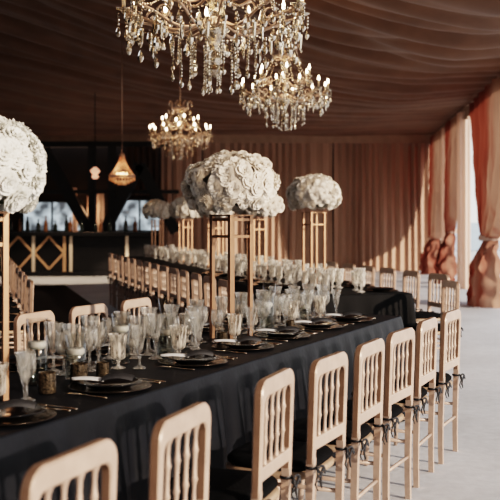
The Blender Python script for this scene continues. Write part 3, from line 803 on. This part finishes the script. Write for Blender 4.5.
def bouquet(loc, rx, rz_, n, pal, seed, label, grp, bs=1.0, joined=False, ext=None):
    """loc is the centre of the ball"""
    rnd = random.Random(seed); t = empty('flower_arrangement', (loc[0], loc[1], loc[2]-rz_*.62)); tag(t, label, 'flowers', grp)
    c = rz_*.62
    core = MB(); core.lathe([(0,-rz_*.55)] + [(rx*.80*math.cos(a), rz_*.82*math.sin(a)) for a in [R(-38)+R(128)*i/10 for i in range(11)]], 20, (0,0,c))
    core.build('filler', M['core'], t)
    big = MB(); count = [0]
    for d in sorted(flower_dirs(n, seed), key=lambda d: d.y):
        j = rnd.uniform(.90,1.05); p = Vector((d.x*rx*.93*j, d.y*rx*.93*j, d.z*rz_*.93*j + c))
        if d.z < -.3: p.z -= .01
        nrm = Vector((d.x/rx, d.y/rx, d.z/rz_)).normalized()
        q = nrm.to_track_quat('Z', 'Y'); s = rnd.uniform(.85,1.2)*bs
        me = rnd.choice(roses[pal])
        if joined or (count[0] >= 97):
            mt = Matrix.Translation(p) @ q.to_matrix().to_4x4() @ Matrix.Scale(s, 4)
            big.add([mt @ v_.co for v_ in me.vertices], [tuple(f.vertices) for f in me.polygons])
        else:
            count[0] += 1; o = put('rose', me, t, p); o.rotation_mode = 'QUATERNION'; o.rotation_quaternion = q; o.scale = (s,s,s)
    if big.v: big.build('blooms', M['petal'] if pal == 'w' else M['petal_cool'], t)['kind'] = 'stuff'
    for (dx, dy, dz) in (ext or []):
        o = put('rosebud', roses[pal][1], t, (dx, dy, dz + c)); o.scale = (.62,)*3; o.rotation_mode = 'QUATERNION'; o.rotation_quaternion = Vector((dx-.1, dy-.5, dz+.1)).to_track_quat('Z','Y')
    lf = MB()
    for i in range(14):
        a = 2*PI*i/14 + rnd.uniform(-.2,.2)
        def leafp(tt, s, a=a):
            w = .02*math.sin(PI*(s*.9+.05))*(tt-.5)*2; r = rx*.35 + .10*s
            return (r*math.cos(a)-w*math.sin(a), r*math.sin(a)+w*math.cos(a), c - rz_*.50 - .02*s)
        lf.grid(2, 4, leafp)
    lf.build('leaves', M['leaf'], t)['kind'] = 'stuff'
PM = T1(5.41, 2.655)
stand((PM.x, PM.y, Z), R(45)-.02, .745, 'tall gold four-post flower stand in the middle of the near table', 'gold flower stands')
def rr(x, z): return (x, -.05, z)
bouquet((PM.x, PM.y, 1.665), .275, .195, 175, 'w', 3, 'large ball of ivory roses on the tall gold stand of near table', 'white flower balls', 1.0,
        ext=[(.20,-.06,.145), (.215,-.08,.125), (.24,-.1,-.10), (.265,-.08,-.12), (.25,-.12,-.14), (.21,-.13,-.13), (.07,-.08,.185), (-.04,-.06,.19), (.28,-.06,-.09), (.29,-.05,-.125), (-.23,-.1,-.11), (.15,-.1,.165)])
PL = T1(3.14, 2.655)
stand((PL.x, PL.y, Z), R(30), .745, 'gold flower stand cut off by the frame edge, nearest the camera', 'gold flower stands')
bouquet((PL.x-.02, PL.y, 1.66), .275, .222, 175, 'c', 4, 'large ball of white roses cut off by the frame edge', 'white flower balls', 1.0)
fl_lab = ['smaller ball of ivory roses over the back table, nearest its open end', 'ball of ivory roses over the back table, hidden behind the large one', 'ball of ivory roses over the back table, third from its open end',
          'ball of ivory roses over the back table peeking out beside the large one', 'dim ball of white roses over the end of back table by the bar']
st_lab = ['gold flower stand on the back table nearest its open end', 'gold flower stand on the back table just past the large stand', 'gold flower stand on the back table seen between the large stand posts',
          'gold flower stand on the back table fourth from its open end', 'gold flower stand on the back table nearest the bar']
for i, yv in enumerate((10.6, 12.75, 14.9, 17.0, 19.6)):
    vv = (yv + 3.48*VX)/VY
    p = T2(vv, 3.48)
    stand((p.x, p.y, Z), R(28), .73 if i else .80, st_lab[i], 'gold flower stands', True)
    bouquet((p.x, p.y, 1.66 if i else 1.735), .275, .20 if i else .205, 110, 'w', 20+i, fl_lab[i], 'white flower balls', 1.1, joined=(i not in (0, 3)))

# ------------------------------------------------------------------ chandeliers
def drop_mesh(mat):     # faceted pendeloque hanging from its top at the origin
    return MB().lathe([(0,0),(.004,-.004),(.002,-.010),(.006,-.016),(.011,-.032),(.014,-.046),(.011,-.058),(.004,-.066),(0,-.068)], 6, smooth=False).mesh('crystal_drop', mat)
def spear_mesh(mat):
    return MB().lathe([(0,0),(.003,-.004),(.009,-.014),(.010,-.022),(.006,-.07),(0,-.085)], 6, smooth=False).mesh('crystal_spear', mat)
def strand_mesh(mat, n, drop=True):
    m = MB()
    for i in range(n):
        m.lathe([(0,.0085),(.0065,.004),(.0065,-.004),(0,-.0085)], 6, (0,0,-.010-.019*i), smooth=False)
    if drop: m.lathe([(0,0),(.005,-.008),(.013,-.030),(.013,-.042),(.006,-.055),(0,-.060)], 6, (0,0,-.019*n-.004), smooth=False)
    return m.mesh('bead_strand', mat)
def swag(m, p0, p1, sag, n, r=.0062):
    p0, p1 = Vector(p0), Vector(p1)
    for i in range(n+1):
        t = i/n; p = p0.lerp(p1, t); p.z -= sag*4*t*(1-t)
        m.lathe([(0,r*1.2),(r,r*.5),(r,-r*.5),(0,-r*1.2)], 5, p, smooth=False)
def make_chandelier(loc, Rr, label, seed, rot, ztop, full=True, bulb='bulb', amber=False):
    """loc.z = level of the lower arms' cups"""
    rnd = random.Random(seed); cm = M['crystal_amber'] if amber else M['crystal']
    t = empty('chandelier', loc, rot); tag(t, label, 'chandelier', 'crystal chandeliers')
    s = Rr/.50
    MB().lathe([(r*s, z*s) for r, z in [(0,-.30),(.012,-.29),(.05,-.26),(.03,-.22),(.02,-.18),(.05,-.12),(.09,-.08),(.05,-.04),(.025,.0),(.03,.06),(.06,.11),(.035,.17),(.02,.22),(.03,.28),(.07,.33),(.03,.38),(.015,.44),(.012,.56),(0,.57)]], 16).build('stem', cm, t)
    MB().lathe([(r*s, z*s) for r, z in [(.0,-.345),(.03,-.335),(.045,-.305),(.03,-.275),(0,-.265)]], 10, smooth=False).build('crystal_ball', cm, t)
    # chain up to the ceiling
    ch = MB(); z = .56*s; top = ztop - loc[2]; i = 0
    ch.tube([(0,0,z), (0,0,top)], .006, 6)
    while z < top:
        ch.lathe([(.010,.0),(.016,.012),(.010,.024)], 6, (0,0,z)); z += .05
    ch.build('chain', M['oldgold'], t)
    # crown
    cr = MB()
    for k in range(8):
        a = 2*PI*k/8; ca, sa = math.cos(a), math.sin(a)
        cr.tube([(ca*r*s, sa*r*s, z_*s) for r, z_ in ((.03,.40),(.10,.38),(.15,.43),(.14,.50),(.17,.55),(.20,.53))], .006*s, 6)
    cr.lathe([(.13*s,.405*s),(.14*s,.42*s),(.13*s,.435*s)], 20)
    cr.build('crown', M['oldgold'], t)
    drop, spear = drop_mesh(cm), spear_mesh(cm)
    st_s, st_m, st_l = strand_mesh(cm, 4), strand_mesh(cm, 8), strand_mesh(cm, 12)
    nd = [0]
    extra = MB()
    def hang(me, p, sc=1.0):
        if nd[0] < 98:
            o = put('bead_strand' if me in (st_s, st_m, st_l) else 'crystal_drop', me, t, p); o.scale = (sc,)*3; o.rotation_euler = (rnd.uniform(-.06,.06), rnd.uniform(-.06,.06), rnd.uniform(0,6)); nd[0] += 1
        else:
            mt = Matrix.Translation(p) @ Matrix.Rotation(rnd.uniform(0,6), 4, 'Z') @ Matrix.Scale(sc, 4)
            extra.add([mt @ v_.co for v_ in me.vertices], [tuple(f.vertices) for f in me.polygons], 0, False)
    cup = MB().lathe([(0,-.02),(.012,-.018),(.016,-.008),(.042,.004),(.046,.010),(.040,.008),(.014,.002),(0,.002)], 14).mesh('drip_cup', cm)
    can = MB().lathe([(.0,.002),(.011,.002),(.011,.085),(.009,.088),(0,.088)], 10).mesh('candle_sleeve', M['candle'])
    bul = MB().lathe([(.005,.086),(.010,.098),(.0115,.108),(.008,.125),(.003,.140),(0,.146)], 10).mesh('flame_bulb', M[bulb])
    arms = [(12, 1.0, 0.0, 0.0), (6, .62, .17, .26)] if full else [(10, 1.0, 0.0, 0.0), (5, .60, .17, .3)]
    tips = []
    for (n, f, dz, off) in arms:
        for k in range(n):
            a = off + 2*PI*k/n; ca, sa = math.cos(a), math.sin(a); rr_ = Rr*f
            A = MB()
            pts = []
            for i in range(15):
                q = i/14
                r = .04*s + (rr_-.04*s)*q; z_ = dz*s*.9 - .02*s + .10*s*math.sin(q*PI*1.0)*(-1) - .0 + .085*s*math.sin(q*q*PI)*(0.6) + (.02*s)*q
                pts.append((ca*r, sa*r, z_))
            A.tube(pts, .0085*s, 6)
            # scroll
            sc_ = []
            for i in range(16):
                q = i/15; th = q*PI*2.2; r_ = .045*s*(1-.75*q)
                sc_.append((ca*(rr_*.66 + r_*math.cos(th)), sa*(rr_*.66 + r_*math.cos(th)), dz*s*.9 - .02*s + r_*math.sin(th)))
            A.tube(sc_, .006*s, 5)
            # pressed leaf rosette
            A.lathe([(0,.02*s),(.018*s,.012*s),(.022*s,0),(.012*s,-.012*s),(0,-.016*s)], 6, (ca*rr_*.93, sa*rr_*.93, pts[-2][2]), smooth=False)
            am = A.build('arm', M['oldgold'], t)
            tip = Vector((ca*rr_, sa*rr_, pts[-1][2] + .018*s)); tips.append((tip, a, f))
            for nm, me in (('drip_cup', cup), ('candle_sleeve', can), ('flame_bulb', bul)):
                o = put(nm, me, am, tip); o.scale = (s*.95,)*3
    # strands: crown to cups, cup to cup
    sw = MB()
    low = [x for x in tips if x[2] == 1.0]; up = [x for x in tips if x[2] != 1.0]
    for (p, a, f) in low:
        swag(sw, (math.cos(a)*.14*s, math.sin(a)*.14*s, .41*s), p, .13*s, 22)
    for i in range(len(low)):
        swag(sw, low[i][0], low[(i+1) % len(low)][0], .07*s, 12)
    for i in range(len(up)): swag(sw, up[i][0], up[(i+1) % len(up)][0], .06*s, 12)
    for (p, a, f) in up: swag(sw, (math.cos(a)*.14*s, math.sin(a)*.14*s, .41*s), p, .04*s, 10)
    so = sw.build('bead_swags', cm, t); so['kind'] = 'stuff'
    # hanging drops under cups and arms
    for (p, a, f) in low:
        ca, sa = math.cos(a), math.sin(a)
        for dr, da in ((.03,0), (-.01,.07), (-.01,-.07)):
            a2 = a+da; r = (p.xy.length + dr*s)
            hang(rnd.choice((st_s, drop)) if da else st_s, Vector((math.cos(a2)*r, math.sin(a2)*r, p.z-.005*s)), s*rnd.uniform(.95,1.15))
        a2 = a + PI/len(low); r = Rr*.97*math.cos(PI/len(low))
        hang(drop, Vector((math.cos(a2)*r, math.sin(a2)*r, p.z-.075*s)), s*1.5)
    nb = 16
    for k in range(nb):
        a = 2*PI*k/nb + .1
        hang(st_m if k % 2 else st_l, Vector((math.cos(a)*Rr*.46, math.sin(a)*Rr*.46, -.10*s)), s*rnd.uniform(.9,1.0))
    for k in range(10):
        a = 2*PI*k/10
        hang(st_l if k % 2 else st_m, Vector((math.cos(a)*Rr*.26, math.sin(a)*Rr*.26, -.13*s)), s*rnd.uniform(.95,1.05))
    for k in range(6):
        a = 2*PI*k/6
        hang(st_m, Vector((math.cos(a)*Rr*.08, math.sin(a)*Rr*.08, -.28*s)), s*.72)
    for k in range(20):
        a = 2*PI*k/20 + .05
        hang(spear if k % 2 else drop, Vector((math.cos(a)*Rr*.72, math.sin(a)*Rr*.72, -.085*s)), s*1.25)
    for (p, a, f) in up:
        for da in (0, .2, -.2): hang(drop, Vector((math.cos(a+da)*p.xy.length*1.03, math.sin(a+da)*p.xy.length*1.03, p.z-.01*s)), s)
    for k in range(14):
        a = 2*PI*k/14; hang(drop, Vector((math.cos(a)*.19*s, math.sin(a)*.19*s, (.53 if k % 2 else .41)*s)), s)
    for k in range(36):
        a = 2*PI*k/36; hang((drop, st_s, spear)[k % 3], Vector((math.cos(a)*Rr*(.86+.10*(k % 2)), math.sin(a)*Rr*(.86+.10*(k % 2)), (-.03-.03*(k % 3))*s)), s*1.35)
    if extra.v: extra.build('small_drops', cm, t)['kind'] = 'stuff'
    lt = bpy.data.lights.new('chandelier_glow', 'POINT'); lt.energy = 9; lt.color = (1,.74,.50); lt.shadow_soft_size = .25
    lo = bpy.data.objects.new('chandelier_glow', lt); C.objects.link(lo); lo.location = (loc[0], loc[1], loc[2]+.20)
    return t
make_chandelier((-.21, 5.85, 2.66), .525, 'largest crystal chandelier cut off by the top edge, above the near table', 1, .13, ceil_z(-.21,5.85))
make_chandelier((.40, 11.5, 2.93), .50, 'second crystal chandelier with lit candles above the back table', 2, .3, ceil_z(.4,11.5))
make_chandelier((-1.16, 16.6, 2.90), .50, 'third crystal chandelier with lit candles, nearest the large ivory flowers', 3, .55, ceil_z(-1.16,16.6), True, 'bulb', True)
# small teardrop chandelier
tl = Vector((-.128*19.5, 19.5, 0))
t = empty('teardrop_chandelier', (tl.x, tl.y, 2.16)); tag(t, 'small amber teardrop chandelier hanging above the bar side', 'chandelier')
MB().lathe([(.035,.62),(.05,.60),(.06,.585),(.05,.57)], 16).build('top_ring', M['oldgold'], t)
MB().lathe([(.24,.20),(.262,.185),(.262,.155),(.24,.145)], 24).build('lower_ring', M['oldgold'], t)
m = MB()
for k in range(26):
    a = 2*PI*k/26
    for i in range(16):
        q = i/15; r = .05 + .20*(q**1.7); m.lathe([(0,.012),(.010,.005),(.010,-.005),(0,-.012)], 5, (math.cos(a)*r, math.sin(a)*r, .57 - .38*q), smooth=False)
m.build('bead_cone', M['amber'], t)['kind'] = 'stuff'
m = MB()
for ring, (r0, cnt) in enumerate(((.25,26),(.20,22),(.14,16),(.08,10))):
    for k in range(cnt):
        a = 2*PI*k/cnt; m.lathe([(0,0),(.012,-.02),(.012,-.05),(0,-.07)], 5, (math.cos(a)*r0, math.sin(a)*r0, .15 - .03*ring), smooth=False)
m.build('bead_bowl', M['amber'], t)['kind'] = 'stuff'
for k in range(4):
    a = 2*PI*k/4+.4
    MB().lathe([(0,-.02),(.02,-.01),(.024,.01),(.012,.04),(0,.05)], 10, (math.cos(a)*.10, math.sin(a)*.10, .20)).build('flame_bulb', M['bulb_dim'], t)
m = MB(); m.tube([(0,0,.6),(0,0,ceil_z(tl.x,tl.y)-2.16)], .008, 6); m.build('chain', M['oldgold'], t)
lt = bpy.data.lights.new('teardrop_glow', 'POINT'); lt.energy = 6; lt.color = (1,.72,.48); lt.shadow_soft_size = .04
lo = bpy.data.objects.new('teardrop_glow', lt); C.objects.link(lo); lo.location = (tl.x, tl.y, 2.40)
# glowing lantern in the dark next to it
t = empty('hanging_lantern', ((95-250)*.022, 22.0, 2.38)); tag(t, 'small glowing lantern in the dark beside the teardrop chandelier', 'lantern')
MB().lathe([(0,0),(.05,.01),(.09,.05),(.05,.10),(.10,.15),(.11,.19),(.05,.25),(.02,.27),(0,.27)], 7, smooth=False).build('shade', glow('lantern_glow', (1,.50,.32), .7), t)
MB().lathe([(.03,.27),(.05,.28),(.01,.32),(.008,1.9)], 8).build('chain', M['darkwood'], t)

# ------------------------------------------------------------------ light
w = bpy.data.worlds.new('sky'); S.world = w; w.use_nodes = True
N = w.node_tree.nodes; L = w.node_tree.links; bg = N['Background']
tc = N.new('ShaderNodeTexCoord'); sp = N.new('ShaderNodeSeparateXYZ'); cr = N.new('ShaderNodeValToRGB')
L.new(tc.outputs['Generated'], sp.inputs[0]); L.new(sp.outputs['Z'], cr.inputs['Fac'])
e = cr.color_ramp.elements; e[0].position = 0; e[0].color = (1.0,.95,.89,1); e[1].position = .6; e[1].color = (.62,.70,.82,1)
L.new(cr.outputs['Color'], bg.inputs['Color']); bg.inputs['Strength'].default_value = 1.2
sun = bpy.data.lights.new('sun', 'SUN'); sun.energy = 4.2; sun.color = (1,.83,.68); sun.angle = R(1.2)
so = bpy.data.objects.new('sun', sun); C.objects.link(so)
el = R(17); d = Vector((-.80*math.cos(el), .60*math.cos(el), -math.sin(el)))
so.rotation_euler = d.to_track_quat('-Z', 'Y').to_euler(); so.location = (8, -6, 6)

lt = bpy.data.lights.new('added_amber_fill', 'POINT'); lt.energy = 26; lt.color = (1,.58,.34); lt.shadow_soft_size = .3  # added amber fill for the wall and drape strips, no lamp stands there
lo = bpy.data.objects.new('added_amber_fill', lt); C.objects.link(lo); lo.location = (-4.7, 28.4, 1.7)
lt = bpy.data.lights.new('added_floor_fill', 'SPOT'); lt.energy = 380; lt.color = (1,.80,.60); lt.spot_size = R(75); lt.spot_blend = .5; lt.shadow_soft_size = .2  # added spot that brightens the floor strip and bar front, without a fixture
lo = bpy.data.objects.new('added_floor_fill', lt); C.objects.link(lo); lo.location = (-4.6, 24.3, 3.7); lo.rotation_euler = (R(14), 0, 0)
# ------------------------------------------------------------------ camera
cam = bpy.data.cameras.new('camera'); co = bpy.data.objects.new('camera', cam); C.objects.link(co)
co.location = (0, 0, 1.46); co.rotation_euler = (R(90), 0, 0)
cam.sensor_width = 36; cam.lens = 72; cam.shift_y = -.058; cam.clip_start = .05; cam.clip_end = 2000
cam.dof.use_dof = True; cam.dof.focus_distance = 5.6; cam.dof.aperture_fstop = 4.0
S.camera = co
S.cycles.use_denoising = True
S.cycles.max_bounces = 10; S.cycles.transparent_max_bounces = 24; S.cycles.transmission_bounces = 8
S.cycles.caustics_reflective = False; S.cycles.caustics_refractive = False; S.cycles.sample_clamp_indirect = 6
S.view_settings.view_transform = 'Filmic'; S.view_settings.look = 'High Contrast'; S.view_settings.exposure = .3
